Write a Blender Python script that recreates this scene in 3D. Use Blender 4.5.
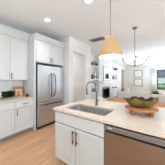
import bpy, bmesh, math, random
from mathutils import Vector, Matrix
random.seed(4)
PI = math.pi
SC = bpy.context.scene
COL = SC.collection
for o in list(bpy.data.objects):
    bpy.data.objects.remove(o)

# ---------------------------------------------------------------- camera, world, lights, exposure
cd = bpy.data.cameras.new('camera')
cd.sensor_width = 36.0
cd.lens = 106.0 / 165.0 * 36.0
cd.shift_y = -2.5 / 165.0
cd.clip_start = 0.05
cam = bpy.data.objects.new('camera', cd)
COL.objects.link(cam)
cam.location = (0, 0, 1.385)
cam.rotation_euler = (PI / 2, 0, math.radians(36))
SC.camera = cam

w = bpy.data.worlds.new('sky')
SC.world = w
w.use_nodes = True
wn = w.node_tree
wn.nodes.clear()
sky = wn.nodes.new('ShaderNodeTexSky')
sky.sky_type = 'HOSEK_WILKIE'
sky.turbidity = 3.0
sky.sun_direction = Vector((0.7, -0.6, 0.6)).normalized()
bg = wn.nodes.new('ShaderNodeBackground')
bg.inputs['Strength'].default_value = 2.6
wo = wn.nodes.new('ShaderNodeOutputWorld')
wn.links.new(sky.outputs[0], bg.inputs[0])
wn.links.new(bg.outputs[0], wo.inputs[0])


def area(name, loc, rot, sx, sy, power, col=(1, 1, 1)):
    l = bpy.data.lights.new(name, 'AREA')
    l.shape = 'RECTANGLE'
    l.size = sx
    l.size_y = sy
    l.energy = power
    l.color = col
    o = bpy.data.objects.new(name, l)
    COL.objects.link(o)
    o.location = loc
    o.rotation_euler = rot
    return o


# daylight through the tall windows of the right hand wall and the wall behind the camera
WIN_R = [(-2.6, -0.6), (0.4, 2.0), (2.6, 4.7), (10.6, 12.9)]
for (a, b) in WIN_R:
    area('window_daylight', (4.05, (a + b) / 2, 1.55), (0, PI / 2, 0), 1.9, b - a, (19 if b < 5 else 60) * (b - a), (0.80, 0.91, 1.0))
area('window_daylight', (-0.4, -3.52, 1.5), (PI / 2, 0, 0), 4.4, 2.2, 8, (0.84, 0.93, 1.0))
# added fill lamps aimed at the ceiling, behind the camera and in the living area
area('bounce_fill', (1.6, -1.4, 0.9), (PI, math.radians(-12), 0), 1.6, 1.6, 205, (0.66, 0.84, 1.0))
area('bounce_fill', (0.6, 9.3, 0.6), (PI, 0, 0), 4.0, 5.0, 235, (0.70, 0.86, 1.0))
area('passage_fill', (-4.3, 3.4, 2.84), (0, 0, 0), 0.5, 0.5, 26, (0.97, 0.98, 1.0))  # added unseen lamp that brightens the passage behind the doorway
sun = bpy.data.lights.new('sun', 'SUN')
sun.energy = 4.0
sun.angle = 0.02
so = bpy.data.objects.new('sun', sun)
COL.objects.link(so)
so.rotation_euler = (math.radians(40), 0, math.radians(20))
SC.view_settings.view_transform = 'Standard'
SC.view_settings.look = 'None'
SC.view_settings.gamma = 1.0
SC.view_settings.use_curve_mapping = False
SC.view_settings.exposure = 0.0

# ---------------------------------------------------------------- materials
def srgb(r, g, b):
    f = lambda c: (c / 255 / 12.92) if c / 255 <= 0.04045 else ((c / 255 + 0.055) / 1.055) ** 2.4
    return (f(r), f(g), f(b), 1)


def mat(name, col, rough=0.5, metal=0.0, spec=0.5, emit=None, es=0.0, trans=0.0, coat=0.0):
    m = bpy.data.materials.new(name)
    m.use_nodes = True
    p = m.node_tree.nodes['Principled BSDF']
    p.inputs['Base Color'].default_value = srgb(*col)
    p.inputs['Roughness'].default_value = rough
    p.inputs['Metallic'].default_value = metal
    p.inputs['Specular IOR Level'].default_value = spec
    p.inputs['Transmission Weight'].default_value = trans
    p.inputs['Coat Weight'].default_value = coat
    if emit:
        p.inputs['Emission Color'].default_value = srgb(*emit)
        p.inputs['Emission Strength'].default_value = es
    return m


def noise_mix(m, c1, c2, scale=(1, 1, 1), nscale=5, detail=4, lo=0.35, hi=0.65, bump=0.0, rough=None):
    nt = m.node_tree
    p = nt.nodes['Principled BSDF']
    tc = nt.nodes.new('ShaderNodeTexCoord')
    mp = nt.nodes.new('ShaderNodeMapping')
    mp.inputs['Scale'].default_value = scale
    n = nt.nodes.new('ShaderNodeTexNoise')
    n.inputs['Scale'].default_value = nscale
    n.inputs['Detail'].default_value = detail
    r = nt.nodes.new('ShaderNodeValToRGB')
    r.color_ramp.elements[0].position = lo
    r.color_ramp.elements[1].position = hi
    r.color_ramp.elements[0].color = srgb(*c1)
    r.color_ramp.elements[1].color = srgb(*c2)
    L = nt.links
    L.new(tc.outputs['Object'], mp.inputs[0])
    L.new(mp.outputs[0], n.inputs[0])
    L.new(n.outputs[0], r.inputs[0])
    L.new(r.outputs[0], p.inputs['Base Color'])
    if bump:
        b = nt.nodes.new('ShaderNodeBump')
        b.inputs['Strength'].default_value = bump
        b.inputs['Distance'].default_value = 0.01
        L.new(n.outputs[0], b.inputs['Height'])
        L.new(b.outputs[0], p.inputs['Normal'])
    return m


M = {}
M['wall'] = noise_mix(mat('wall_paint', (226, 224, 220), 0.9), (224, 222, 218), (230, 228, 224), nscale=3)
M['ceil'] = mat('ceiling_paint', (234, 235, 236), 0.95)
M['trim'] = mat('trim_paint', (238, 237, 235), 0.5)
M['cab'] = mat('cabinet_paint', (214, 213, 210), 0.45)
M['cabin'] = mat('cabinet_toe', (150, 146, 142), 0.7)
M['quartz'] = noise_mix(mat('quartz', (222, 204, 188), 0.25), (216, 197, 180), (226, 209, 193), nscale=60)
M['steel'] = noise_mix(mat('stainless', (205, 208, 212), 0.3, 1.0), (192, 196, 202), (214, 217, 221), scale=(60, 60, 1), nscale=3)
M['sinksteel'] = mat('sink_steel', (206, 202, 198), 0.3, 0.95)
M['fhandle'] = mat('handle_steel', (92, 90, 88), 0.3, 1.0)
M['panelsteel'] = mat('panel_steel', (150, 148, 146), 0.4, 0.8)
M['steeld'] = mat('dark_steel', (120, 118, 116), 0.35, 1.0)
M['steelw'] = noise_mix(mat('brushed_steel', (160, 150, 142), 0.33, 1.0), (150, 138, 128), (164, 152, 142), scale=(1, 60, 60), nscale=3)
M['black'] = mat('black_plastic', (28, 27, 27), 0.35)
M['gap'] = mat('dark_gap', (50, 48, 46), 0.8)
M['nickel'] = mat('brushed_nickel', (92, 88, 84), 0.4, 0.5)
M['bronze'] = mat('bronze', (52, 42, 36), 0.45, 0.3)
M['brass'] = mat('aged_brass', (150, 116, 70), 0.35, 0.9)
M['brassd'] = mat('satin_brass', (142, 118, 78), 0.4, 0.7)
M['chrome'] = mat('faucet_metal', (120, 118, 118), 0.25, 1.0)
M['cone'] = noise_mix(mat('woven_shade', (196, 156, 108), 0.8), (188, 146, 98), (204, 166, 118), scale=(40, 40, 4), nscale=2)
M['white'] = mat('white_enamel', (245, 244, 240), 0.5)
M['lamp'] = mat('lamp_glow', (255, 250, 240), 0.5, emit=(255, 246, 230), es=6)
M['bulb'] = mat('bulb_glow', (255, 250, 240), 0.5, emit=(255, 240, 214), es=2.2)
M['candle'] = mat('candle_sleeve', (240, 236, 226), 0.5)
M['tile'] = mat('backsplash', (232, 230, 227), 0.25)
M['tabwood'] = noise_mix(mat('table_wood', (200, 140, 88), 0.65), (182, 120, 70), (206, 146, 92), scale=(1, 14, 14), nscale=3)
M['standwood'] = noise_mix(mat('stand_wood', (190, 122, 74), 0.6), (160, 94, 52), (200, 132, 80), scale=(2, 14, 14), nscale=4)
M['bowl'] = noise_mix(mat('bowl_glaze', (110, 98, 60), 0.8), (74, 68, 28), (132, 110, 54), nscale=14, bump=0.3)
M['bowlin'] = noise_mix(mat('bowl_inside', (110, 60, 36), 0.8), (66, 32, 20), (112, 62, 38), nscale=14)
M['fabric'] = mat('white_fabric', (228, 225, 220), 0.95)
M['leaf'] = noise_mix(mat('leaf', (50, 66, 40), 0.6), (22, 32, 18), (58, 74, 42), nscale=20)
M['leafb'] = noise_mix(mat('leaf_bright', (70, 120, 66), 0.6), (44, 90, 44), (96, 146, 86), nscale=20)
M['darkframe'] = mat('window_frame', (58, 46, 42), 0.5)
M['silver'] = mat('silver_frame', (150, 146, 138), 0.4, 0.5)
M['dish'] = noise_mix(mat('dish_print', (200, 110, 70), 0.6), (170, 60, 40), (226, 160, 110), nscale=22, lo=0.4, hi=0.6)
M['paper'] = mat('paper', (238, 236, 230), 0.9)
M['ink'] = noise_mix(mat('ink', (70, 70, 68), 0.9), (40, 42, 42), (120, 118, 114), nscale=8)
M['curtain'] = noise_mix(mat('curtain_linen', (196, 172, 146), 0.95), (186, 160, 134), (208, 186, 162), nscale=4)
M['terra'] = mat('terracotta', (184, 120, 84), 0.8)
M['red'] = mat('red_petals', (140, 30, 44), 0.7)
M['brown'] = mat('brown_leather', (140, 96, 66), 0.6)
M['cream'] = mat('cream', (226, 208, 186), 0.7)
M['grey'] = mat('grey_ceramic', (130, 128, 126), 0.5)
M['grass'] = noise_mix(mat('grass', (110, 130, 80), 0.95), (96, 118, 66), (130, 146, 92), nscale=6)
M['siding'] = mat('siding', (222, 226, 230), 0.8)
M['roofing'] = noise_mix(mat('roof_shingle', (96, 110, 130), 0.9), (84, 96, 116), (110, 124, 144), nscale=12)
M['vent'] = mat('vent_metal', (206, 204, 200), 0.6)
M['bookcover'] = noise_mix(mat('cookbook_cover', (196, 116, 72), 0.55), (150, 84, 50), (214, 170, 130), nscale=12, lo=0.3, hi=0.7)

# oak planks running away along Y
m = bpy.data.materials.new('oak_floor')
m.use_nodes = True
nt = m.node_tree
p = nt.nodes['Principled BSDF']
p.inputs['Roughness'].default_value = 0.36
tc = nt.nodes.new('ShaderNodeTexCoord')
mp = nt.nodes.new('ShaderNodeMapping')
mp.inputs['Rotation'].default_value = (0, 0, PI / 2)
br = nt.nodes.new('ShaderNodeTexBrick')
br.inputs['Scale'].default_value = 1.0
br.inputs['Brick Width'].default_value = 1.5
br.inputs['Row Height'].default_value = 0.16
br.inputs['Mortar Size'].default_value = 0.0022
br.inputs['Mortar Smooth'].default_value = 0.3
br.inputs['Color1'].default_value = srgb(224, 180, 140)
br.inputs['Color2'].default_value = srgb(208, 160, 120)
br.inputs['Mortar'].default_value = srgb(130, 96, 72)
mp2 = nt.nodes.new('ShaderNodeMapping')
mp2.inputs['Scale'].default_value = (9, 0.9, 1)
no = nt.nodes.new('ShaderNodeTexNoise')
no.inputs['Scale'].default_value = 2.2
no.inputs['Detail'].default_value = 6
rp = nt.nodes.new('ShaderNodeValToRGB')
rp.color_ramp.elements[0].position = 0.3
rp.color_ramp.elements[0].color = (0.80, 0.76, 0.72, 1)
rp.color_ramp.elements[1].position = 0.7
rp.color_ramp.elements[1].color = (1.1, 1.08, 1.06, 1)
mx = nt.nodes.new('ShaderNodeMixRGB')
mx.blend_type = 'MULTIPLY'
mx.inputs[0].default_value = 1.0
L = nt.links
L.new(tc.outputs['Object'], mp.inputs[0])
L.new(mp.outputs[0], br.inputs[0])
L.new(tc.outputs['Object'], mp2.inputs[0])
L.new(mp2.outputs[0], no.inputs[0])
L.new(no.outputs[0], rp.inputs[0])
L.new(br.outputs[0], mx.inputs[1])
L.new(rp.outputs[0], mx.inputs[2])
L.new(mx.outputs[0], p.inputs['Base Color'])
M['floor'] = m

g = bpy.data.materials.new('clear_glass')
g.use_nodes = True
nt = g.node_tree
nt.nodes.clear()
a = nt.nodes.new('ShaderNodeBsdfTransparent')
a.inputs[0].default_value = (0.93, 0.96, 0.97, 1)
b_ = nt.nodes.new('ShaderNodeBsdfGlossy')
b_.inputs['Roughness'].default_value = 0.02
x_ = nt.nodes.new('ShaderNodeMixShader')
x_.inputs[0].default_value = 0.06
ou = nt.nodes.new('ShaderNodeOutputMaterial')
nt.links.new(a.outputs[0], x_.inputs[1])
nt.links.new(b_.outputs[0], x_.inputs[2])
nt.links.new(x_.outputs[0], ou.inputs[0])
M['glass'] = g

# ---------------------------------------------------------------- geometry helpers
class B:
    def __init__(s):
        s.bm = bmesh.new()
        s.mats = []

    def box(s, x0, x1, y0, y1, z0, z1, bev=0.0):
        v = [s.bm.verts.new(c) for c in ((x0, y0, z0), (x1, y0, z0), (x1, y1, z0), (x0, y1, z0),
                                         (x0, y0, z1), (x1, y0, z1), (x1, y1, z1), (x0, y1, z1))]
        fs = [s.bm.faces.new([v[i] for i in q]) for q in ((3, 2, 1, 0), (4, 5, 6, 7), (0, 1, 5, 4), (1, 2, 6, 5), (2, 3, 7, 6), (3, 0, 4, 7))]
        if bev:
            es = set(e for f in fs for e in f.edges)
            bmesh.ops.bevel(s.bm, geom=list(es), offset=bev, segments=2, affect='EDGES', profile=0.5)
        return s

    def tube(s, pts, r, n=10, closed=False, smooth=True):
        pts = [Vector(q) for q in pts]
        N = len(pts)
        rr = r if isinstance(r, (list, tuple)) else [r] * N
        rings = []
        t0 = None
        up = None
        for i, q in enumerate(pts):
            if closed:
                t = (pts[(i + 1) % N] - pts[i - 1]).normalized()
            elif i == 0:
                t = (pts[1] - q).normalized()
            elif i == N - 1:
                t = (q - pts[-2]).normalized()
            else:
                t = (pts[i + 1] - pts[i - 1]).normalized()
            if up is None:
                up = Vector((0, 0, 1)) if abs(t.z) < 0.9 else Vector((1, 0, 0))
            u = (up - t * up.dot(t)).normalized()
            up = u
            v = t.cross(u)
            rings.append([s.bm.verts.new(q + (u * math.cos(2 * PI * k / n) + v * math.sin(2 * PI * k / n)) * rr[i]) for k in range(n)])
        for i in range(N if closed else N - 1):
            a_, c_ = rings[i], rings[(i + 1) % N]
            for k in range(n):
                f = s.bm.faces.new((a_[k], a_[(k + 1) % n], c_[(k + 1) % n], c_[k]))
                f.smooth = smooth
        if not closed:
            s.bm.faces.new(rings[0][::-1])
            s.bm.faces.new(rings[-1])
        return s

    def lathe(s, prof, c=(0, 0, 0), n=32, sx=1, sy=1, closed=True):
        rings = []
        for (r, z) in prof:
            if r < 1e-6:
                rings.append([s.bm.verts.new((c[0], c[1], c[2] + z))])
            else:
                rings.append([s.bm.verts.new((c[0] + r * sx * math.cos(2 * PI * k / n), c[1] + r * sy * math.sin(2 * PI * k / n), c[2] + z)) for k in range(n)])
        for i in range(len(rings) - 1):
            A, C = rings[i], rings[i + 1]
            for k in range(n):
                k2 = (k + 1) % n
                if len(A) == 1 and len(C) == 1:
                    continue
                if len(A) == 1:
                    f = s.bm.faces.new((A[0], C[k2], C[k]))
                elif len(C) == 1:
                    f = s.bm.faces.new((A[k], A[k2], C[0]))
                else:
                    f = s.bm.faces.new((A[k], A[k2], C[k2], C[k]))
                f.smooth = True
        return s

    def prism(s, poly, axis, a0, a1):
        def P(u, v, w_):
            return {'x': (w_, u, v), 'y': (u, w_, v), 'z': (u, v, w_)}[axis]
        A = [s.bm.verts.new(P(u, v, a0)) for u, v in poly]
        C = [s.bm.verts.new(P(u, v, a1)) for u, v in poly]
        n = len(poly)
        for k in range(n):
            s.bm.faces.new((A[k], A[(k + 1) % n], C[(k + 1) % n], C[k]))
        s.bm.faces.new(A[::-1])
        s.bm.faces.new(C)
        return s

    def leaf(s, base, d, L_, W_, droop=0.2):
        base = Vector(base)
        d = Vector(d).normalized()
        side = d.cross(Vector((0, 0, 1)))
        if side.length < 0.05:
            side = Vector((1, 0, 0))
        side.normalize()
        up = side.cross(d)
        pts = []
        for t, wd in ((0, 0.15), (0.3, 0.9), (0.6, 1.0), (0.85, 0.6), (1, 0.0)):
            c = base + d * L_ * t - Vector((0, 0, 1)) * droop * L_ * t * t
            pts.append((c + side * W_ * wd * 0.5 + up * 0.12 * W_ * wd, c, c - side * W_ * wd * 0.5 + up * 0.12 * W_ * wd))
        vs = [[s.bm.verts.new(q) for q in tr] for tr in pts]
        for i in range(4):
            for j in range(2):
                s.bm.faces.new((vs[i][j], vs[i][j + 1], vs[i + 1][j + 1], vs[i + 1][j]))
        return s

    def build(s, name, m, parent=None, loc=None, rot=None, norm=True):
        if norm:
            bmesh.ops.recalc_face_normals(s.bm, faces=s.bm.faces)
        me = bpy.data.meshes.new(name)
        s.bm.to_mesh(me)
        s.bm.free()
        me.materials.append(m)
        o = bpy.data.objects.new(name, me)
        COL.objects.link(o)
        if parent:
            o.parent = parent
        if loc:
            o.location = loc
        if rot:
            o.rotation_euler = rot
        return o


def tag(o, label, cat, group=None):
    o['label'] = label
    o['category'] = cat
    if group:
        o['group'] = group
    return o


def thing(name, label, cat, loc=(0, 0, 0), rz=0.0, group=None):
    o = bpy.data.objects.new(name, None)
    COL.objects.link(o)
    o.location = loc
    o.rotation_euler = (0, 0, rz)
    return tag(o, label, cat, group)


def struct(name, b, m, loc=None, rot=None):
    o = b.build(name, m, None, loc, rot)
    o['kind'] = 'structure'
    return o


def dup(root, loc, label, rz=None):
    def cp(o, par):
        c = o.copy()
        COL.objects.link(c)
        c.parent = par
        for ch in [q for q in bpy.data.objects if q.parent == o]:
            cp(ch, c)
        return c
    r = cp(root, None)
    r.location = loc
    if rz is not None:
        r.rotation_euler = (0, 0, rz)
    r['label'] = label
    return r


# ---------------------------------------------------------------- room shell
CZ = 2.88     # ceiling height
XL = -3.40    # left wall
XJ = -2.50    # hall wall beyond the refrigerator
YF = 13.2     # far wall
XR = 4.0
YN = -3.5
struct('floor', B().box(-6.0, XR + 0.1, YN - 0.1, YF + 0.1, -0.1, 0), M['floor'])
struct('ceiling', B().box(-6.0, XR + 0.1, YN - 0.1, YF + 0.1, CZ, CZ + 0.1), M['ceil'])
struct('wall_left', B().box(XL - 0.1, XL, YN, 2.66, 0, CZ), M['wall'])
DY0, DY1, DZ = 2.87, 3.75, 2.44
hw = B()
hw.box(XJ - 0.12, XJ, 2.66, DY0, 0, CZ)
hw.box(XJ - 0.12, XJ, DY1, 4.1, 0, CZ)
hw.box(XJ - 0.12, XJ, DY0, DY1, DZ, CZ)
hw.box(XL - 0.1, XJ - 0.12, 2.66, 2.78, 0, CZ)
hw.box(XL + 0.1, XJ - 0.12, 3.98, 4.1, 0, CZ)
struct('wall_hall', hw, M['wall'])
struct('wall_passage', B().box(-5.6, -5.5, 2.66, 4.1, 0, CZ).box(-5.5, XL - 0.1, 2.66, 2.78, 0, CZ).box(-5.5, XL + 0.1, 3.98, 4.1, 0, CZ), M['wall'])
struct('wall_living', B().box(XL - 0.1, XL + 0.1, 4.1, 11.6, 0, CZ).box(XL - 0.1, XL + 0.1, 11.6, 13.0, 2.6, CZ).box(XL - 0.1, XL + 0.1, 13.0, YF, 0, CZ), M['wall'])
WX0, WX1, WZ0, WZ1 = -0.22, 1.55, 0.42, 2.42
struct('wall_far', B().box(XL - 0.1, WX0, YF, YF + 0.15, 0, CZ).box(WX1, XR, YF, YF + 0.15, 0, CZ)
       .box(WX0, WX1, YF, YF + 0.15, 0, WZ0).box(WX0, WX1, YF, YF + 0.15, WZ1, CZ), M['wall'])
wr = B()
ys = [YN] + [q for ab in WIN_R for q in ab] + [YF]
for i in range(0, len(ys), 2):
    wr.box(XR, XR + 0.12, ys[i], ys[i + 1], 0, CZ)
for (a, b) in WIN_R:
    wr.box(XR, XR + 0.12, a, b, 0, 0.55).box(XR, XR + 0.12, a, b, 2.55, CZ)
struct('wall_right', wr, M['wall'])
struct('wall_near', B().box(XL, -2.7, YN - 0.12, YN, 0, CZ).box(1.9, XR, YN - 0.12, YN, 0, CZ).box(-2.7, 1.9, YN - 0.12, YN, 2.6, CZ).box(-2.7, 1.9, YN - 0.12, YN, 0, 0.4), M['wall'])

# doorway casing
dc = B()
dc.box(XJ - 0.12, XJ, DY0, DY0 + 0.015, 0, DZ).box(XJ - 0.12, XJ, DY1 - 0.015, DY1, 0, DZ).box(XJ - 0.12, XJ, DY0, DY1, DZ - 0.015, DZ)
struct('door_1', dc, M['trim'])
struct('baseboard_hall', B().box(XJ, XJ + 0.015, 2.66, DY0, 0, 0.13, 0.003).box(XJ, XJ + 0.015, DY1, 4.1, 0, 0.13, 0.003), M['trim'])
struct('baseboard_far', B().box(XL + 0.1, XR, YF - 0.015, YF, 0, 0.14, 0.003), M['trim'])
# backsplash tile between worktop and wall cabinets
bs = B()
for r_ in range(6):
    z0 = 0.921 + r_ * 0.0745
    off = 0.0 if r_ % 2 else -0.075
    y = 0.1 + off
    while y < 1.52:
        y1 = min(y + 0.148, 1.545)
        bs.box(XL, XL + 0.008, y, y1, z0, z0 + 0.0725, 0.001)
        y += 0.15
struct('trim_1', bs, M['tile'])

# chimney breast, part of the living wall
FX = -3.02
fy0, fy1, fz1 = 6.33, 7.62, 0.92
CB0, CB1 = 5.9, 8.15
for nm, q in (('wall_chimney_left', (CB0, fy0, 0, CZ)), ('wall_chimney_right', (fy1, CB1, 0, CZ)), ('wall_chimney_upper', (fy0, fy1, fz1, CZ)), ('trim_3', (fy0, fy1, 0, 0.1))):
    struct(nm, B().box(XL + 0.1, FX, *q), M['wall'])

# far window
wf = B()
t_ = 0.085
wf.box(WX0, WX0 + t_, YF - 0.01, YF + 0.1, WZ0, WZ1).box(WX1 - t_, WX1, YF - 0.01, YF + 0.1, WZ0, WZ1)
wf.box(WX0, WX1, YF - 0.01, YF + 0.1, WZ0, WZ0 + t_).box(WX0, WX1, YF - 0.01, YF + 0.1, WZ1 - t_, WZ1)
wf.box(0.71, 0.78, YF, YF + 0.09, WZ0, WZ1)
win = struct('window_1', wf, M['darkframe'])
B().box(WX0 + t_, WX1 - t_, YF + 0.045, YF + 0.05, WZ0 + t_, WZ1 - t_).build('window_pane', M['glass'], win)
tr = B().box(WX0 - 0.13, WX0, YF - 0.03, YF, 0.14, WZ1 + 0.13, 0.004).box(WX1, WX1 + 0.13, YF - 0.03, YF, 0.14, WZ1 + 0.13, 0.004).box(WX0, WX1, YF - 0.03, YF, WZ1, WZ1 + 0.13, 0.004).box(WX0, WX1, YF - 0.05, YF, WZ0 - 0.06, WZ0, 0.004)
struct('trim_2', tr, M['trim'])

# ---------------------------------------------------------------- shaker cabinet parts (local: width on x, front faces -y at y=0)
def shaker(b, x0, x1, z0, z1, rail=0.058, t=0.02, yf=0.0):
    b.box(x0, x0 + rail, yf - t, yf, z0, z1, 0.0015)
    b.box(x1 - rail, x1, yf - t, yf, z0, z1, 0.0015)
    b.box(x0 + rail, x1 - rail, yf - t, yf, z1 - rail, z1, 0.0015)
    b.box(x0 + rail, x1 - rail, yf - t, yf, z0, z0 + rail, 0.0015)
    b.box(x0 + rail - 0.002, x1 - rail + 0.002, yf - t + 0.012, yf, z0 + rail - 0.002, z1 - rail + 0.002)
    return b


def bar_handle(parent, x, z, L_, vert, m, yf=-0.02, r=0.0055, name='handle'):
    b = B()
    y = yf - 0.03
    if vert:
        b.tube([(x, y, z - L_ / 2), (x, y, z + L_ / 2)], r, 8)
        for s in (-1, 1):
            b.tube([(x, yf, z + s * L_ * 0.36), (x, y, z + s * L_ * 0.36)], r * 0.8, 8)
    else:
        b.tube([(x - L_ / 2, y, z), (x + L_ / 2, y, z)], r, 8)
        for s in (-1, 1):
            b.tube([(x + s * L_ * 0.36, yf, z), (x + s * L_ * 0.36, y, z)], r * 0.8, 8)
    return b.build(name, m, parent)


def carcass(parent, w_, d_, z0, z1, toe=True):
    b = B()
    b.box(0, w_, 0.014, d_, z0, z1)
    b.build('body', M['cab'], parent)
    if toe:
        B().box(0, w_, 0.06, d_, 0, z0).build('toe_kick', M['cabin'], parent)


# left base cabinets, facing +X
BX = -2.80
R90 = PI / 2
c1 = thing('base_cabinet', 'white double-door base cabinet with drawer under the worktop herbs and cookbook', 'cabinet', (BX, 0.24, 0), R90, 'white base cabinets beside the refrigerator')
carcass(c1, 0.85, 0.595, 0.1, 0.885)
for (a, b, hx) in ((0.004, 0.4195, 0.385), (0.4305, 0.846, 0.465)):
    d = shaker(B(), a, b, 0.115, 0.69).build('door', M['cab'], c1)
    bar_handle(d, hx, 0.60, 0.15, True, M['nickel'], r=0.0075)
d = B().box(0.004, 0.846, -0.02, 0, 0.705, 0.875, 0.002).build('drawer', M['cab'], c1)
bar_handle(d, 0.425, 0.79, 0.16, False, M['nickel'], r=0.0075)
c2 = thing('base_cabinet', 'narrow white base cabinet with one door and drawer, next to the refrigerator panel', 'cabinet', (BX, 1.09, 0), R90, 'white base cabinets beside the refrigerator')
carcass(c2, 0.47, 0.595, 0.1, 0.885)
d = shaker(B(), 0.004, 0.466, 0.115, 0.69).build('door', M['cab'], c2)
bar_handle(d, 0.045, 0.60, 0.16, True, M['nickel'], r=0.0075)
d = B().box(0.004, 0.466, -0.02, 0, 0.705, 0.875, 0.002).build('drawer', M['cab'], c2)
bar_handle(d, 0.235, 0.79, 0.12, False, M['nickel'], r=0.0075)
tag(B().box(XL + 0.002, -2.76, 0.24, 1.56, 0.8855, 0.92, 0.003).build('worktop', M['quartz']), 'pale quartz worktop along the left wall beside the refrigerator', 'worktop')

# wall cabinets, facing +X
UX = -3.09
def crown(b, x0, x1, d, z, left=False, right=False):
    # stepped crown moulding in local coordinates along x
    for (o, za, zb) in ((0.012, z, z + 0.05), (0.03, z + 0.05, z + 0.08), (0.05, z + 0.08, z + 0.125), (0.065, z + 0.125, z + 0.15)):
        b.box(x0 - (o if left else 0), x1 + (o if right else 0), -o - 0.02, d, za, zb, 0.002)
    return b


UT = 2.50
u1 = thing('wall_cabinet', 'white two-door wall cabinet hung above the herbs, cut by the photo edge', 'cabinet', (UX, 0.24, 0), R90, 'white wall cabinets')
B().box(0, 0.85, 0.014, 0.305, 1.385, UT + 0.01).build('body', M['cab'], u1)
for (a, b, hx) in ((0.004, 0.4195, 0.392), (0.4305, 0.846, 0.458)):
    d = shaker(B(), a, b, 1.39, UT).build('door', M['cab'], u1)
    bar_handle(d, hx, 1.49, 0.15, True, M['nickel'], r=0.0075)
crown(B(), 0, 0.85, 0.305, UT + 0.01).build('crown_moulding', M['cab'], u1)
u2 = thing('wall_cabinet', 'white one-door wall cabinet hung between the cookbook and refrigerator cabinet', 'cabinet', (UX, 1.09, 0), R90, 'white wall cabinets')
B().box(0, 0.468, 0.014, 0.305, 1.385, UT + 0.01).build('body', M['cab'], u2)
d = shaker(B(), 0.004, 0.464, 1.39, UT).build('door', M['cab'], u2)
bar_handle(d, 0.036, 1.49, 0.15, True, M['nickel'], r=0.0075)
crown(B(), 0, 0.468, 0.305, UT + 0.01).build('crown_moulding', M['cab'], u2)

# refrigerator surround: tall panels plus cabinet above
FY0, FY1 = 1.562, 2.655
PX = -2.76
r1 = thing('refrigerator_cabinet', 'white two-door cabinet above the refrigerator with tall side panels', 'cabinet', (PX, FY0, 0), R90)
W_ = FY1 - FY0
B().box(0, 0.045, -0.002, 0.635, 0, UT + 0.01, 0.002).build('side_panel', M['cab'], r1)
B().box(W_ - 0.04, W_ - 0.002, -0.002, 0.635, 0, UT + 0.01, 0.002).build('side_panel', M['cab'], r1)
B().box(0.0455, W_ - 0.0405, 0.014, 0.635, 1.885, UT + 0.01).build('body', M['cab'], r1)
mid = W_ / 2
for (a, b, hx) in ((0.05, mid - 0.005, mid - 0.035), (mid + 0.005, W_ - 0.045, mid + 0.035)):
    d = shaker(B(), a, b, 1.90, UT).build('door', M['cab'], r1)
    bar_handle(d, hx, 2.0, 0.15, True, M['nickel'], r=0.0075)
crown(B(), 0, W_ - 0.002, 0.635, UT + 0.01).build('crown_moulding', M['cab'], r1)

# refrigerator
fr = thing('refrigerator', 'stainless steel french-door refrigerator with bottom freezer drawer', 'refrigerator', (-2.745, FY0 + 0.066, 0), R90)
fw = W_ - 0.13
B().box(0, fw, 0.004, 0.62, 0.03, 1.81, 0.004).build('body', M['steeld'], fr)
B().box(0.02, fw - 0.02, 0.0, 0.05, 0.0, 0.085, 0.003).build('base_grille', M['gap'], fr)
B().box(0.05, 0.14, -0.03, 0.06, 1.811, 1.835, 0.003).build('hinge_cover', M['gap'], fr)
B().box(fw - 0.14, fw - 0.05, -0.03, 0.06, 1.811, 1.835, 0.003).build('hinge_cover', M['gap'], fr)
for k, (a, b, hx) in enumerate(((0.003, fw / 2 - 0.003, fw / 2 - 0.05), (fw / 2 + 0.003, fw - 0.003, fw / 2 + 0.05))):
    d = B().box(a, b, -0.062, 0, 0.76, 1.81, 0.012).build('door', M['steel'], fr)
    pts = []
    for i in range(13):
        t = i / 12
        pts.append((hx + (0.034 if k else -0.034) * math.sin(PI * t), -0.066 - 0.055 * min(1, math.sin(PI * t) * 2.2), 0.87 + 0.72 * t))
    B().tube(pts, 0.015, 10).build('handle', M['fhandle'], d)
d = B().box(0.003, fw - 0.003, -0.062, 0, 0.09, 0.75, 0.012).build('freezer_drawer', M['steel'], fr)
pts = [(0.07 + (fw - 0.14) * i / 12, -0.066 - 0.055 * min(1, math.sin(PI * i / 12) * 2.2), 0.665 + 0.015 * math.sin(PI * i / 12)) for i in range(13)]
B().tube(pts, 0.015, 10).build('handle', M['fhandle'], d)
B().box(fw - 0.09, fw - 0.045, -0.0635, -0.062, 1.73, 1.755).build('badge', M['white'], fr)

# ---------------------------------------------------------------- island
IX0, IY0, IY1, IX1 = -1.435, 1.136, 2.23, 1.35
CT = 0.92
SX0, SX1, SY0, SY1 = -1.30, -0.565, 1.27, 1.66   # sink opening
wt = B()
def rrect(x0, x1, y0, y1, r, n=5):
    out = []
    for cx, cy, a0 in ((x1 - r, y0 + r, -PI / 2), (x1 - r, y1 - r, 0), (x0 + r, y1 - r, PI / 2), (x0 + r, y0 + r, PI)):
        for i in range(n + 1):
            a = a0 + PI / 2 * i / n
            out.append((cx + r * math.cos(a), cy + r * math.sin(a)))
    return out


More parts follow.
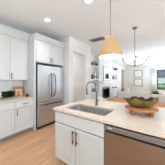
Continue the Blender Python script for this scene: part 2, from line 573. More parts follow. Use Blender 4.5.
def slab_with_hole(b, x0, x1, y0, y1, hole, z0, z1):
    # outer rectangle resampled so that every hole vertex has a partner
    hc = ((min(q[0] for q in hole) + max(q[0] for q in hole)) / 2, (min(q[1] for q in hole) + max(q[1] for q in hole)) / 2)
    outer = rrect(x0, x1, y0, y1, 0.004, (len(hole) // 4) - 1)
    n = len(hole)
    vs = {}
    for nm, ring in (('o', outer), ('h', hole)):
        for z in (z0, z1):
            vs[nm, z] = [b.bm.verts.new((q[0], q[1], z)) for q in ring]
    for k in range(n):
        k2 = (k + 1) % n
        b.bm.faces.new((vs['o', z1][k], vs['o', z1][k2], vs['h', z1][k2], vs['h', z1][k]))
        b.bm.faces.new((vs['o', z0][k2], vs['o', z0][k], vs['h', z0][k], vs['h', z0][k2]))
        b.bm.faces.new((vs['o', z0][k], vs['o', z0][k2], vs['o', z1][k2], vs['o', z1][k]))
        b.bm.faces.new((vs['h', z1][k], vs['h', z1][k2], vs['h', z0][k2], vs['h', z0][k]))
    return b


slab_with_hole(wt, IX0, IX1, IY0, IY1, rrect(SX0, SX1, SY0, SY1, 0.05), CT - 0.032, CT)
isl = tag(wt.build('island_worktop', M['quartz']), 'pale quartz island worktop holding the sink and the wavy bowl', 'worktop')

# undermount sink
sk = B()
o1 = rrect(SX0 - 0.02, SX1 + 0.02, SY0 - 0.02, SY1 + 0.02, 0.05)
i1 = rrect(SX0 - 0.004, SX1 + 0.004, SY0 - 0.004, SY1 + 0.004, 0.05)
i2 = rrect(SX0 + 0.008, SX1 - 0.008, SY0 + 0.008, SY1 - 0.008, 0.05)
i3 = rrect(SX0 + 0.04, SX1 - 0.04, SY0 + 0.04, SY1 - 0.04, 0.04)
zt = CT - 0.0335
loops = [(o1, zt), (i1, zt), (i1, zt - 0.02), (i2, zt - 0.17), (i3, zt - 0.195)]
prev = None
for ring, z in loops:
    cur = [sk.bm.verts.new((q[0], q[1], z)) for q in ring]
    if prev:
        for k in range(len(cur)):
            f = sk.bm.faces.new((prev[k], prev[(k + 1) % len(cur)], cur[(k + 1) % len(cur)], cur[k]))
            f.smooth = False
    prev = cur
sk.bm.faces.new(prev)
sink = thing('sink', 'rectangular stainless undermount sink in the island worktop', 'sink', (0, 0, 0))
basin = sk.build('basin', M['sinksteel'], sink)
sm = basin.modifiers.new('thick', 'SOLIDIFY')
sm.thickness = -0.0015
B().lathe([(0, 0.004), (0.03, 0.004), (0.042, 0.006), (0.045, 0.0)], ((SX0 + SX1) / 2, (SY0 + SY1) / 2, zt - 0.1945)).build('drain', M['steeld'], sink)

# sink cabinet (hollow, so the basin fits)
sc = thing('sink_cabinet', 'white island cabinet with two doors under the sink', 'cabinet', (-1.415, IY0 + 0.05, 0))
SW = 0.885
b = B()
b.box(0, 0.02, 0.014, 0.58, 0.1, 0.887).box(SW - 0.02, SW, 0.014, 0.58, 0.1, 0.887).box(0.02, SW - 0.02, 0.014, 0.58, 0.1, 0.12).box(0.02, SW - 0.02, 0.56, 0.58, 0.12, 0.887).box(0.02, SW - 0.02, 0.014, 0.034, 0.12, 0.887)
b.build('body', M['cab'], sc)
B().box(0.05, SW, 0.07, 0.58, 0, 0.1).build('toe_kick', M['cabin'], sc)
B().box(0.004, SW - 0.004, -0.02, 0, 0.70, 0.862, 0.002).build('false_drawer', M['cab'], sc)
for (a, b_2, hx) in ((0.004, SW / 2 - 0.0045, SW / 2 - 0.032), (SW / 2 + 0.0045, SW - 0.004, SW / 2 + 0.032)):
    d = shaker(B(), a, b_2, 0.11, 0.685).build('door', M['cab'], sc)
    h = bar_handle(d, hx, 0.56, 0.18, True, M['bronze'], r=0.0085)
    B().tube([(hx, -0.05, 0.50), (hx, -0.05, 0.60)], 0.0092, 8).build('grip', M['brass'], h)

# dishwasher
DX0 = -1.415 + SW + 0.004
dw = thing('dishwasher', 'stainless steel dishwasher built into the island right of the sink cabinet', 'dishwasher', (DX0, IY0 + 0.05, 0))
DWW = 0.60
B().box(0.0, DWW, 0.002, 0.57, 0.1, 0.868).build('body', M['gap'], dw)
B().box(0.0, DWW, 0.05, 0.5, 0, 0.1).build('toe_kick', M['black'], dw)
B().box(0.003, DWW - 0.003, -0.028, 0.0015, 0.11, 0.785, 0.004).build('door', M['steelw'], dw)
B().box(0.003, DWW - 0.003, -0.012, 0.0015, 0.787, 0.8055, 0.002).build('pocket_handle', M['black'], dw)
cp = B().box(0.003, DWW - 0.003, -0.03, 0.0015, 0.806, 0.862, 0.004).build('control_panel', M['panelsteel'], dw)
for i in range(9):
    x = 0.14 + i * 0.045
    B().box(x, x + 0.014, -0.0308, -0.0298, 0.834, 0.838).build('control_mark', M['grey'], cp)
B().box(0.05, 0.10, -0.0308, -0.0298, 0.832, 0.842).build('badge', M['paper'], cp)

ic = thing('island_cabinet', 'white island cabinet standing right of the dishwasher', 'cabinet', (DX0 + DWW + 0.004, IY0 + 0.05, 0))
iw = IX1 - 0.02 - (DX0 + DWW + 0.004)
carcass(ic, iw, 0.58, 0.1, 0.887)
for (a, b_2, hx) in ((0.004, iw / 2 - 0.002, iw / 2 - 0.032), (iw / 2 + 0.002, iw - 0.004, iw / 2 + 0.032)):
    d = shaker(B(), a, b_2, 0.11, 0.862).build('door', M['cab'], ic)
    bar_handle(d, hx, 0.7, 0.15, True, M['bronze'])
pb = B().box(-1.415, IX1 - 0.02, IY0 + 0.632, IY0 + 0.75, 0, 0.887, 0.002)
tag(pb.build('island_back_panel', M['cab']), 'white panelled back of the kitchen island under the worktop overhang', 'panel')

# faucet
fx, fy = -0.94, 1.735
fa = thing('faucet', 'tall gooseneck pull-down kitchen faucet standing behind the sink', 'faucet', (fx, fy, CT), math.radians(-42))
B().lathe([(0, 0), (0.027, 0), (0.027, 0.008), (0.02, 0.014), (0.019, 0.085), (0.016, 0.095), (0, 0.095)]).build('base', M['chrome'], fa)
pts = [(0, 0, 0.095), (0, 0, 0.28)]
R_ = 0.095
for i in range(13):
    a = PI * 1.08 * i / 12
    pts.append((0, -R_ + R_ * math.cos(a), 0.335 + R_ * math.sin(a)))
ex = Vector(pts[-1]) - Vector(pts[-2])
ex.normalize()
B().tube(pts, 0.0125, 12).build('spout', M['chrome'], fa)
e0 = Vector(pts[-1])
B().tube([e0, e0 + ex * 0.02, e0 + ex * 0.09, e0 + ex * 0.11], [0.0135, 0.017, 0.019, 0.016], 12).build('spray_head', M['steeld'], fa)
B().tube([(0.015, 0, 0.055), (0.045, 0, 0.06), (0.075, 0, 0.10), (0.09, 0, 0.135)], [0.011, 0.009, 0.006, 0.006], 10).build('lever', M['chrome'], fa)

# wavy bowl on a wooden stand
bx, by = -0.215, 1.69
st = thing('wooden_stand', 'round reddish wooden footed stand on the island worktop', 'stand', (bx, by, CT), 0.3)
B().lathe([(0, 0.062), (0.2, 0.062), (0.211, 0.067), (0.211, 0.08), (0.205, 0.086), (0, 0.086)], n=48).build('top', M['standwood'], st)
for k in range(4):
    a = PI / 4 + k * PI / 2
    B().lathe([(0, 0), (0.022, 0), (0.028, 0.03), (0.032, 0.0615), (0, 0.0615)], (0.15 * math.cos(a), 0.15 * math.sin(a), 0), n=14).build('leg', M['standwood'], st)
bw = thing('bowl', 'wavy-rimmed green and brown decorative bowl on the wooden stand', 'bowl', (bx + 0.005, by + 0.01, CT + 0.0865), 0.62)
def bowl_surface(off):
    b = B()
    n = 72
    prof = [(0.0, 0.004), (0.09, 0.004), (0.125, 0.016), (0.165, 0.046), (0.195, 0.082), (0.212, 0.112)]
    rings = []
    for j, (r, z) in enumerate(prof):
        t = j / (len(prof) - 1)
        if j == 0:
            rings.append([b.bm.verts.new((0, 0, z + off))])
            continue
        ring = []
        for k in range(n):
            a = 2 * PI * k / n
            wv = t * t * (0.015 * math.sin(5 * a) + 0.009 * math.sin(11 * a + 1) + 0.005 * math.sin(17 * a))
            rr = (r - off * 0.8) * (1 + t * t * 0.06 * math.sin(7 * a + 0.7))
            ring.append(b.bm.verts.new((rr * math.cos(a) * 1.08, rr * math.sin(a) * 0.66, z + (off if j < 5 else 0) + wv)))
        rings.append(ring)
    for j in range(len(rings) - 1):
        A, C = rings[j], rings[j + 1]
        for k in range(n):
            k2 = (k + 1) % n
            f = b.bm.faces.new((A[0], C[k], C[k2]) if len(A) == 1 else (A[k], C[k], C[k2], A[k2]))
            f.smooth = True
    return b


ob = bowl_surface(0.0).build('shell', M['bowl'], bw)
sm = ob.modifiers.new('thick', 'SOLIDIFY')
sm.thickness = 0.006
sm.offset = 0
bowl_surface(0.007).build('lining', M['bowlin'], bw)

# ---------------------------------------------------------------- decor on the left worktop
ck = thing('cookbook', 'orange cookbook with food cover leaning against the backsplash', 'book', (-3.30, 0.0, CT), 0)
cy0, cy1 = 1.27, 1.51
b = B().box(-0.014, 0.014, cy0, cy1, 0.0, 0.285, 0.003)
o = b.build('cover', M['bookcover'], ck)
o.rotation_euler = (0, math.radians(-12), 0)
o.location = (0.03, 0, 0.0035)
B().box(0.0142, 0.0152, cy0 + 0.035, cy1 - 0.035, 0.03, 0.20).build('cover_picture', M['cream'], o)
B().box(0.0153, 0.016, cy0 + 0.07, cy1 - 0.07, 0.03, 0.15).build('cover_dish', M['dish'], o)

hb = thing('artichoke_bunch', 'dark green leafy bunch lying on the left worktop', 'plant', (-3.10, 1.07, CT))
b = B()
for k in range(240):
    a = random.uniform(0, 2 * PI)
    e = random.uniform(0.0, 1.4)
    c = Vector((random.uniform(-0.06, 0.07), random.uniform(-0.11, 0.12), random.uniform(0.02, 0.13)))
    b.leaf(c, (math.cos(a) * math.cos(e), math.sin(a) * math.cos(e), math.sin(e)), random.uniform(0.06, 0.11), random.uniform(0.035, 0.06), 0.15)
o = b.build('leaves', M['leaf'], hb, norm=False)
b = B()
for k in range(5):
    b.tube([(0.0, -0.1 + k * 0.03, 0.03), (0.06, -0.24 + k * 0.02, 0.012)], 0.006, 6)
b.build('stems', M['leafb'], hb)
jr = thing('jar', 'small dark candle jar on the left worktop by the refrigerator panel', 'jar', (-3.0, 1.49, CT))
B().lathe([(0, 0), (0.034, 0), (0.036, 0.004), (0.036, 0.062), (0, 0.062)]).build('glass', M['gap'], jr)
B().lathe([(0, 0.0622), (0.034, 0.0622), (0.034, 0.078), (0.01, 0.082), (0, 0.082)]).build('lid', M['brass'], jr)

# ---------------------------------------------------------------- lighting fixtures
pd = thing('pendant_lamp', 'woven tan cone pendant lamp hanging over the island on a thin rod', 'pendant lamp', (-0.66, 1.70, 0))
zb = 1.77
B().lathe([(0.196, zb), (0.201, zb + 0.008), (0.172, zb + 0.09), (0.128, zb + 0.19), (0.098, zb + 0.27), (0.078, zb + 0.315), (0.055, zb + 0.33), (0, zb + 0.335)], n=48).build('shade', M['cone'], pd)
B().lathe([(0.195, zb + 0.001), (0.167, zb + 0.09), (0.123, zb + 0.19), (0.093, zb + 0.27), (0.07, zb + 0.305), (0, zb + 0.315)], n=48).build('shade_lining', M['white'], pd)
B().tube([(0, 0, zb + 0.33), (0, 0, CZ - 0.02)], 0.006, 8).build('rod', M['brassd'], pd)
B().lathe([(0, CZ - 0.025), (0.06, CZ - 0.025), (0.065, CZ - 0.001), (0, CZ - 0.001)]).build('canopy', M['brassd'], pd)
B().lathe([(0, zb + 0.08), (0.035, zb + 0.1), (0.045, zb + 0.14), (0.03, zb + 0.19), (0.018, zb + 0.22), (0.018, zb + 0.31), (0, zb + 0.31)]).build('bulb', M['lamp'], pd)

ch = thing('chandelier', 'brass six-arm candle chandelier hanging over the dining table', 'chandelier', (-0.57, 3.33, 0))
zc = 1.76
B().lathe([(0, CZ - 0.03), (0.06, CZ - 0.03), (0.065, CZ - 0.001), (0, CZ - 0.001)]).build('canopy', M['brass'], ch)
B().tube([(0, 0, zc), (0, 0, CZ - 0.03)], 0.008, 8).build('rod', M['brassd'], ch)
B().lathe([(0, -0.03), (0.02, -0.02), (0.03, 0.0), (0.02, 0.02), (0, 0.03)], (0, 0, zc + 0.03)).build('hub', M['brass'], ch)
RA = 0.36
for k in range(6):
    a = math.radians(36 + 60 * k + 8)
    pts = []
    for i in range(11):
        t = i / 10
        ang = PI / 2 * t
        pts.append((RA * math.sin(ang) * math.cos(a), RA * math.sin(ang) * math.sin(a), zc + 0.03 + 0.17 * (1 - math.cos(ang))))
    arm = B().tube(pts, 0.005, 8).build('arm', M['brassd'], ch)
    c = (RA * math.cos(a), RA * math.sin(a), zc + 0.20)
    B().lathe([(0, 0), (0.012, 0.0), (0.024, 0.02), (0.026, 0.03), (0, 0.03)], c, n=16).build('cup', M['brass'], arm)
    B().lathe([(0, 0.03), (0.009, 0.03), (0.009, 0.10), (0, 0.10)], c, n=12).build('candle_sleeve', M['candle'], arm)
    B().lathe([(0, 0.10), (0.011, 0.112), (0.013, 0.128), (0.006, 0.155), (0, 0.16)], c, n=12).build('bulb', M['bulb'], arm)

for nm, lc, e in (('chandelier_light', (-0.57, 3.33, 2.02), 5), ('pendant_light', (-0.66, 1.70, 1.84), 1.2)):
    q = bpy.data.lights.new(nm, 'POINT')
    q.energy = e
    q.color = (1, 0.95, 0.88)
    q.shadow_soft_size = 0.12
    qo = bpy.data.objects.new(nm, q)
    COL.objects.link(qo)
    qo.location = lc


def px(u, v=None, z=None):
    """pixel ray to world x, y on a horizontal plane z (used only for ceiling fittings)"""
    r = (u - 82.5) / 106
    d = 106 * (z - 1.385) / (80 - v)
    return (d * (0.809 * r - 0.588), d * (0.588 * r + 0.809))


rl = thing('recessed_light', 'round recessed ceiling light above the refrigerator side of the kitchen', 'ceiling light', (*px(47.5, 20, CZ), CZ), 0, 'recessed ceiling lights')
B().lathe([(0.062, -0.001), (0.066, -0.006), (0.09, -0.004), (0.092, -0.001)]).build('trim_ring', M['white'], rl)
B().lathe([(0, -0.0025), (0.062, -0.0025), (0.062, -0.001), (0, -0.001)]).build('lens', M['lamp'], rl)
dup(rl, (*px(88.5, 0.3, CZ), CZ), 'round recessed ceiling light at the top edge of the photo over the island')
dup(rl, (-1.45, 0.5, CZ), 'added out-of-view recessed ceiling light over the aisle before the left base cabinets')  # fixture added out of view to carry an extra fill spot
for i, (lx, ly) in enumerate([px(47.5, 20, CZ), px(88.5, 0.3, CZ), (-1.45, 0.5)]):  # last spot is added fill, paired with the unseen fixture
    s = bpy.data.lights.new('downlight', 'SPOT')
    s.energy = 30
    s.spot_size = 2.2
    s.spot_blend = 0.8
    s.shadow_soft_size = 0.06
    s.color = (0.95, 0.96, 1.0)
    so_ = bpy.data.objects.new('downlight', s)
    COL.objects.link(so_)
    so_.location = (lx, ly, CZ - 0.03)

vx, vy = px(97.5, 39.5, CZ)
vt = thing('ceiling_vent', 'rectangular white air register set in the ceiling beside the pendant', 'vent', (vx, vy, CZ), 0)
hl, hw_ = 0.30, 0.17
B().box(-hl, hl, -hw_, -hw_ + 0.025, -0.01, -0.001, 0.002).box(-hl, hl, hw_ - 0.025, hw_, -0.01, -0.001, 0.002).box(-hl, -hl + 0.025, -hw_ + 0.025, hw_ - 0.025, -0.01, -0.001, 0.002).box(hl - 0.025, hl, -hw_ + 0.025, hw_ - 0.025, -0.01, -0.001, 0.002).build('frame', M['vent'], vt)
B().box(-hl + 0.02, hl - 0.02, -hw_ + 0.02, hw_ - 0.02, -0.002, -0.001).build('backing', M['silver'], vt)
b = B()
for k in range(9):
    y = -hw_ + 0.04 + k * 0.0325
    b.prism([(y - 0.008, -0.009), (y - 0.006, -0.010), (y + 0.010, -0.004), (y + 0.008, -0.003)], 'x', -hl + 0.025, hl - 0.025)
b.build('louvres', M['vent'], vt)

# ---------------------------------------------------------------- dining area
TX0, TX1, TY0, TY1 = -1.24, 1.1, 2.85, 3.82
dt = thing('dining_table', 'light wooden dining table beyond the island, under the chandelier', 'table', (0, 0, 0))
B().prism(rrect(TX0, TX1, TY0, TY1, 0.22, 8), 'z', 0.715, 0.755).build('tabletop', M['tabwood'], dt)
B().box(TX0 + 0.21, TX1 - 0.21, TY0 + 0.15, TY0 + 0.17, 0.63, 0.7145).box(TX0 + 0.21, TX1 - 0.21, TY1 - 0.17, TY1 - 0.15, 0.63, 0.7145).build('apron', M['tabwood'], dt)
for x in (TX0 + 0.16, TX1 - 0.16):
    for y in (TY0 + 0.16, TY1 - 0.16):
        B().prism([(x - 0.04, y - 0.04), (x + 0.04, y - 0.04), (x + 0.04, y + 0.04), (x - 0.04, y + 0.04)], 'z', 0, 0.7145).build('leg', M['tabwood'], dt)

# upholstered dining chairs with curved backs
def dining_chair(label, loc, rz):
    t = thing('dining_chair', label, 'chair', loc, rz, 'white upholstered dining chairs')
    B().box(-0.23, 0.23, -0.22, 0.22, 0.40, 0.48, 0.03).build('seat', M['fabric'], t)
    b = B()
    n = 16
    R0, R1 = 0.25, 0.205
    A = []
    for i in range(n + 1):
        a = PI * (-0.02 + 1.04 * i / n)
        top = 0.70 + 0.10 * math.sin(max(0, min(PI, a)))
        A.append([b.bm.verts.new((r * math.cos(a), r * math.sin(a) * 0.95, z)) for r, z in ((R0, 0.42), (R0 + 0.02, top - 0.02), ((R0 + R1) / 2 + 0.01, top), (R1, top - 0.02), (R1, 0.42))])
    for i in range(n):
        for j in range(5):
            f = b.bm.faces.new((A[i][j], A[i][(j + 1) % 5], A[i + 1][(j + 1) % 5], A[i + 1][j]))
            f.smooth = True
    b.bm.faces.new(A[0])
    b.bm.faces.new(A[-1][::-1])
    b.build('backrest', M['fabric'], t)
    for sx in (-1, 1):
        for sy in (-1, 1):
            B().tube([(sx * 0.17, sy * 0.16, 0.405), (sx * 0.21, sy * 0.20, 0.0)], [0.02, 0.012], 8).build('leg', M['tabwood'], t)
    return t


c0 = dining_chair('white upholstered dining chair at the left end of the wooden table', (-1.52, 3.30, 0), PI / 2)

# sofa with its back to the dining table
so2 = thing('sofa', 'long white sofa standing behind the dining table with its back to it', 'sofa', (0, 0, 0))
X0, X1, Y0 = -1.62, 1.3, 5.15
B().box(X0, X1, Y0, Y0 + 0.95, 0.08, 0.42, 0.03).build('base', M['fabric'], so2)
B().box(X0, -0.315, Y0, Y0 + 0.22, 0.425, 0.80, 0.03).build('backrest', M['fabric'], so2)
B().box(-0.305, X1, Y0, Y0 + 0.22, 0.425, 0.80, 0.03).build('backrest', M['fabric'], so2)
B().box(X0, X0 + 0.2, Y0 + 0.225, Y0 + 0.95, 0.425, 0.60, 0.03).build('armrest', M['fabric'], so2)
B().box(X1 - 0.2, X1, Y0 + 0.225, Y0 + 0.95, 0.425, 0.60, 0.03).build('armrest', M['fabric'], so2)
for (a, b_2) in ((X0 + 0.205, -0.155), (-0.145, X1 - 0.205)):
    B().box(a, b_2, Y0 + 0.225, Y0 + 0.93, 0.425, 0.53, 0.03).build('seat_cushion', M['fabric'], so2)
for x in (X0 + 0.08, X1 - 0.08):
    for y in (Y0 + 0.08, Y0 + 0.87):
        B().lathe([(0, 0), (0.02, 0), (0.026, 0.0795), (0, 0.0795)], (x, y, 0), n=12).build('leg', M['tabwood'], so2)

# coffee table with potted plant beyond the sofa
cft = thing('coffee_table', 'low wooden coffee table in the living area behind the sofa', 'table', (-0.25, 7.0, 0))
B().box(-0.7, 0.7, -0.4, 0.4, 0.38, 0.42, 0.005).build('tabletop', M['tabwood'], cft)
for x in (-0.62, 0.62):
    for y in (-0.32, 0.32):
        B().box(x - 0.03, x + 0.03, y - 0.03, y + 0.03, 0, 0.3795, 0.003).build('leg', M['tabwood'], cft)
pl = thing('potted_plant', 'bushy green potted plant seen over the sofa back below the window', 'plant', (-0.16, 6.95, 0.4205))
B().lathe([(0, 0), (0.09, 0), (0.12, 0.13), (0.11, 0.13), (0.10, 0.115), (0, 0.115)]).build('pot', M['white'], pl)
b = B()
for k in range(200):
    a = random.uniform(0, 2 * PI)
    e = random.uniform(0.0, 1.2)
    b.leaf((random.uniform(-0.06, 0.06), random.uniform(-0.06, 0.06), 0.12 + random.uniform(0, 0.1)), (math.cos(a) * math.cos(e), math.sin(a) * math.cos(e), math.sin(e)), random.uniform(0.12, 0.34), 0.07, 0.25)
b.build('foliage', M['leafb'], pl, norm=False)

# ---------------------------------------------------------------- fireplace wall
fp = thing('fireplace', 'black gas fireplace insert with grey surround in the white chimney wall', 'fireplace', (FX, (fy0 + fy1) / 2, 0), R90)
hwf = (fy1 - fy0) / 2
B().box(-hwf, hwf, 0.245, 0.262, 0.1, fz1).box(-hwf, -hwf + 0.02, 0, 0.245, 0.1, fz1).box(hwf - 0.02, hwf, 0, 0.245, 0.1, fz1).box(-hwf + 0.02, hwf - 0.02, 0, 0.245, fz1 - 0.02, fz1).box(-hwf + 0.02, hwf - 0.02, 0, 0.245, 0.1, 0.12).build('firebox', M['black'], fp)
B().box(-hwf, hwf, -0.012, -0.0005, fz1 - 0.14, fz1, 0.002).box(-hwf, -hwf + 0.12, -0.012, -0.0005, 0.1, fz1 - 0.14, 0.002).box(hwf - 0.12, hwf, -0.012, -0.0005, 0.1, fz1 - 0.14, 0.002).build('surround', M['grey'], fp)
b = B()
for k in range(4):
    b.tube([(-0.3 + k * 0.1, 0.08 + 0.02 * k, 0.15 + 0.03 * (k % 2)), (0.1 + k * 0.08, 0.16 - 0.02 * k, 0.17 + 0.04 * (k % 2))], 0.03, 8)
b.build('logs', M['ink'], fp)
mt = tag(B().box(FX + 0.001, FX + 0.16, CB0 + 0.15, CB1 - 0.15, 1.20, 1.29, 0.006).box(FX + 0.001, FX + 0.11, CB0 + 0.2, CB1 - 0.2, 1.15, 1.1995, 0.006).build('mantel_shelf', M['trim']), 'white mantel shelf on the chimney wall above the fireplace', 'shelf')

def picture(name, label, loc, rz, w_, h_, fm, fwid, group=None, art='reeds'):
    t = thing(name, label, 'picture', loc, rz, group)
    B().box(-w_ / 2, w_ / 2, -0.025, 0, 0, fwid, 0.002).box(-w_ / 2, w_ / 2, -0.025, 0, h_ - fwid, h_, 0.002).box(-w_ / 2, -w_ / 2 + fwid, -0.025, 0, fwid, h_ - fwid, 0.002).box(w_ / 2 - fwid, w_ / 2, -0.025, 0, fwid, h_ - fwid, 0.002).build('frame', fm, t)
    B().box(-w_ / 2 + fwid, w_ / 2 - fwid, -0.012, -0.001, fwid, h_ - fwid).build('mat_board', M['paper'], t)
    b = B()
    if art == 'reeds':
        for k in range(26):
            x = random.uniform(-w_ * 0.28, w_ * 0.28)
            z0 = h_ * random.uniform(0.16, 0.25)
            z1 = z0 + h_ * random.uniform(0.1, 0.36)
            b.box(x, x + w_ * random.uniform(0.03, 0.09), -0.0135, -0.0125, z0, z1)
    else:
        for k in range(7):
            z = h_ * (0.3 + 0.06 * k)
            b.box(-w_ * 0.2, w_ * random.uniform(0.05, 0.2), -0.0135, -0.0125, z, z + 0.006)
    b.build('artwork', M['ink'] if art == 'reeds' else M['vent'], t)
    return t


picture('framed_artwork', 'white framed ink artwork of dark shapes standing above the fireplace mantel', (FX + 0.03, 7.03, 1.2905), R90, 1.15, 1.02, M['vent'], 0.06)

# far wall frames
f1 = picture('framed_print', 'upper of the two square silver framed prints on the far wall', (-1.93, YF - 0.001, 1.66), 0, 0.86, 0.84, M['silver'], 0.075, 'silver framed prints on the far wall', art='faint')
dup(f1, (-1.93, YF - 0.001, 0.68), 'lower of the two square silver framed prints on the far wall')

# floating shelves left and right of the chimney
NX = XL + 0.1
def shelf(label, y0, y1, z):
    return tag(B().box(NX + 0.001, NX + 0.25, y0 + 0.003, y1 - 0.003, z - 0.05, z, 0.003).build('floating_shelf', M['trim']), label, 'shelf', 'white floating shelves by the chimney')


LV = (1.44, 2.22)
shelf('white floating shelf left of the chimney, the upper one holding brown jars', 4.11, CB0, LV[1])
shelf('white floating shelf left of the chimney, the lower one holding a dark picture', 4.11, CB0, LV[0])
shelf('white floating shelf right of the chimney, the top one with red flowers', CB1, 10.6, LV[1])
shelf('white floating shelf right of the chimney, the middle one with grey vases', CB1, 10.6, LV[0])
for (y0, y1, lb, dd) in ((4.13, CB0 - 0.02, 'white low built-in cabinet left of the fireplace', 0.25), (CB1 + 0.02, 10.6, 'white low built-in cabinet right of the fireplace', 0.25)):
    t = thing('built_in_cabinet', lb, 'cabinet', (NX + 0.002 + dd, y0, 0), R90)
    L_ = y1 - y0
    B().box(0, L_, 0.012, dd, 0.0, 0.64).build('body', M['cab'], t)
    B().box(0, L_, -0.02, dd, 0.6405, 0.68, 0.003).build('top', M['trim'], t)
    n = max(2, int(L_ / 0.6))
    for k in range(n):
        d = shaker(B(), L_ * k / n + 0.004, L_ * (k + 1) / n - 0.004, 0.1, 0.62, t=0.018).build('door', M['cab'], t)

SXI = NX + 0.15
def vase(label, loc, prof, m, name='vase', cat='vase'):
    return tag(B().lathe(prof, (0, 0, 0), n=20).build(name, m, None, loc), label, cat)


vase('brown round jar on the upper shelf left of the chimney, nearest the hall', (SXI, 5.30, LV[1] + 0.0005), [(0, 0), (0.06, 0), (0.1, 0.09), (0.09, 0.17), (0.05, 0.2), (0.05, 0.21), (0, 0.21)], M['brown'])
vase('tan taller jar on the upper shelf left of the chimney', (SXI, 5.52, LV[1] + 0.0005), [(0, 0), (0.07, 0), (0.09, 0.1), (0.08, 0.2), (0.04, 0.26), (0.05, 0.28), (0, 0.28)], M['terra'])
vase('dark brown jar on the upper shelf, touching the chimney side', (SXI, 5.75, LV[1] + 0.0005), [(0, 0), (0.06, 0), (0.08, 0.1), (0.07, 0.18), (0.05, 0.2), (0, 0.2)], M['bronze'])
t = picture('framed_photo', 'dark framed picture leaning on the lower shelf left of the chimney', (SXI + 0.02, 5.62, LV[0] + 0.0005), R90, 0.26, 0.42, M['black'], 0.015)
t2 = tag(B().box(-0.10, 0.10, -0.08, 0.08, 0, 0.05, 0.004).build('book', M['ink'], None, (SXI, 5.30, LV[0] + 0.0005)), 'dark book lying flat on the lower shelf left of the chimney', 'book')
vase('small dark grey vase on the book of the lower left shelf', (SXI, 5.30, LV[0] + 0.051), [(0, 0), (0.05, 0), (0.08, 0.08), (0.06, 0.16), (0.03, 0.2), (0, 0.2)], M['ink'])
vase('round grey pot on the low cabinet left of the fireplace', (SXI, 5.55, 0.6805), [(0, 0), (0.08, 0), (0.12, 0.1), (0.1, 0.2), (0, 0.2)], M['grey'])

fl = thing('flower_arrangement', 'dark red flowers with green leaves on the top shelf right of the chimney', 'flowers', (SXI, 9.35, LV[1] + 0.0005))
B().lathe([(0, 0), (0.07, 0), (0.09, 0.06), (0.07, 0.10), (0, 0.10)], n=20).build('vase', M['ink'], fl)
b = B()
b2 = B()
for k in range(60):
    a = random.uniform(0, 2 * PI)
    e = random.uniform(0.1, 1.3)
    (b2 if k % 2 else b).leaf((0, random.uniform(-0.3, 0.25), 0.09), (math.cos(a) * math.cos(e) * 0.5, math.sin(a) * math.cos(e), math.sin(e)), random.uniform(0.12, 0.28), 0.09, 0.4)
b.build('petals', M['red'], fl, norm=False)
b2.build('leaves', M['leaf'], fl, norm=False)
vase('grey bulbous vase on the middle shelf right of the chimney', (SXI, 8.75, LV[0] + 0.0005), [(0, 0), (0.07, 0), (0.12, 0.12), (0.08, 0.25), (0.04, 0.32), (0.05, 0.35), (0, 0.35)], M['grey'])
rg = thing('ring_sculpture', 'dark ring sculpture on the middle shelf right of the chimney', 'sculpture', (SXI, 9.5, LV[0] + 0.0005))
B().box(-0.05, 0.05, -0.12, 0.12, 0, 0.04, 0.004).build('base', M['ink'], rg)
B().tube([(0, 0.16 * math.cos(2 * PI * k / 24), 0.22 + 0.18 * math.sin(2 * PI * k / 24)) for k in range(24)], 0.02, 8, closed=True).build('ring', M['ink'], rg)
for i, (y, lb) in enumerate(((8.7, 'dark bowl on the low cabinet right of the fireplace, nearest the chimney'), (9.5, 'dark bowl on the low cabinet right of the fireplace, beneath the flowers'))):
    vase(lb, (SXI - 0.01, y, 0.6805), [(0, 0), (0.05, 0), (0.13, 0.09), (0.135, 0.1), (0.12, 0.095), (0.04, 0.02), (0, 0.02)], M['ink'], 'bowl', 'bowl')

# tan curtain by the side opening of the living room, with the glazed door beyond
gd = B()
gx = XL + 0.02
gd.box(gx, gx + 0.06, 11.6, 11.7, 0, 2.6).box(gx, gx + 0.06, 12.9, 13.0, 0, 2.6).box(gx, gx + 0.06, 11.7, 12.9, 2.5, 2.6).box(gx, gx + 0.06, 11.7, 12.9, 0, 0.1).box(gx, gx + 0.06, 12.26, 12.34, 0.1, 2.5)
dr = struct('door_2', gd, M['trim'])
B().box(gx + 0.028, gx + 0.032, 11.7, 12.9, 0.1, 2.5).build('door_glass', M['glass'], dr)
cu = B()
n = 60
f_, k_ = [], []
for i in range(n + 1):
    y = 11.8 + 0.75 * i / n
    x = XL + 0.17 + 0.03 * math.sin(i * 2 * PI / 8)
    f_.append([cu.bm.verts.new((x, y, z)) for z in (0.03, 1.3, 2.52)])
for i in range(n):
    for j in range(2):
        q = cu.bm.faces.new((f_[i][j], f_[i + 1][j], f_[i + 1][j + 1], f_[i][j + 1]))
        q.smooth = True
o = tag(cu.build('curtain', M['curtain'], norm=False), 'tan linen curtain hanging by the corner of the living area', 'curtain')
sm = o.modifiers.new('thick', 'SOLIDIFY')
sm.thickness = 0.004

# armchair by the fireplace
ac = thing('armchair', 'white armchair with dark cushion standing by the fireplace shelves', 'armchair', (-2.15, 7.9, 0), math.radians(-70))
B().box(-0.36, 0.36, -0.36, 0.36, 0.12, 0.42, 0.03).build('seat', M['fabric'], ac)
B().box(-0.36, 0.36, 0.24, 0.40, 0.425, 0.80, 0.04).build('backrest', M['fabric'], ac)
for s in (-1, 1):
    B().box(s * 0.42 - 0.06, s * 0.42 + 0.06, -0.36, 0.38, 0.12, 0.60, 0.03).build('armrest', M['fabric'], ac)
for sx in (-1, 1):
    for sy in (-1, 1):
        B().lathe([(0, 0), (0.015, 0), (0.022, 0.1195), (0, 0.1195)], (sx * 0.3, sy * 0.3, 0), n=10).build('leg', M['tabwood'], ac)
tag(B().box(-0.2, 0.2, -0.05, 0.05, 0, 0.36, 0.04).build('throw_pillow', M['ink'], None, (-2.21, 7.88, 0.425), (math.radians(-8), 0, math.radians(-70))), 'dark throw pillow on the white armchair by the fireplace', 'pillow')

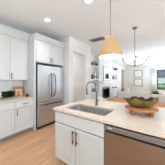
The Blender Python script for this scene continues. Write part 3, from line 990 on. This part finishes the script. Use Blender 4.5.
# ---------------------------------------------------------------- outside the window
ground = tag(B().box(-30, 30, YF + 0.2, 70, -0.4, -0.3).build('lawn', M['grass']), 'green lawn outside the far window', 'lawn')
ground['kind'] = 'structure'
hs = thing('neighbour_house', 'white gabled house with blue-grey roof seen through the far window', 'house', (-0.6, 34, -0.3), 0)
B().box(-5.5, 4.5, 0, 7, 0, 2.6).build('wall', M['siding'], hs)
B().prism([(-6.0, 2.6), (5.0, 2.6), (-0.5, 5.0)], 'y', -0.3, 7.3).build('roof', M['roofing'], hs)
for x in (-4.3, -1.2, 2.2):
    w2 = B().box(x, x + 1.0, -0.05, -0.001, 0.9, 2.0).build('window', M['white'], hs)
    B().box(x + 0.1, x + 0.9, -0.06, -0.051, 1.0, 1.9).build('pane', M['roofing'], w2)
hg = thing('hedge', 'dark green clipped hedge outside the far window', 'hedge', (0.5, 26, -0.3))
b = B()
n = 60
rows = []
for i in range(n + 1):
    x = -7 + 14 * i / n
    rows.append([b.bm.verts.new((x, yy + random.uniform(-0.06, 0.06), zz + (random.uniform(-0.08, 0.08) if zz > 0 else 0))) for yy, zz in ((-0.5, 0), (-0.55, 0.5), (-0.35, 1.0), (0.35, 1.0), (0.55, 0.5), (0.5, 0))])
for i in range(n):
    for j in range(5):
        b.bm.faces.new((rows[i][j], rows[i][j + 1], rows[i + 1][j + 1], rows[i + 1][j]))
b.bm.faces.new(rows[0])
b.bm.faces.new(rows[-1][::-1])
b.build('foliage', M['leafb'], hg)
b = B()
for i in range(9):
    b.tube([(-6.4 + 1.6 * i, 0, 0), (-6.4 + 1.6 * i, 0, 0.4)], 0.05, 6)
b.build('stems', M['ink'], hg)
cu = B()
n = 48
f_ = []
for i in range(n + 1):
    x = -0.66 + 0.40 * i / n
    y = YF - 0.12 + 0.03 * math.sin(i * 2 * PI / 8)
    f_.append([cu.bm.verts.new((x, y, z)) for z in (0.03, 1.3, 2.5)])
for i in range(n):
    for j in range(2):
        q = cu.bm.faces.new((f_[i][j], f_[i + 1][j], f_[i + 1][j + 1], f_[i][j + 1]))
        q.smooth = True
o = tag(cu.build('curtain', M['white'], norm=False), 'white curtain hanging at the left side of the far window', 'curtain')
sm = o.modifiers.new('thick', 'SOLIDIFY')
sm.thickness = 0.004
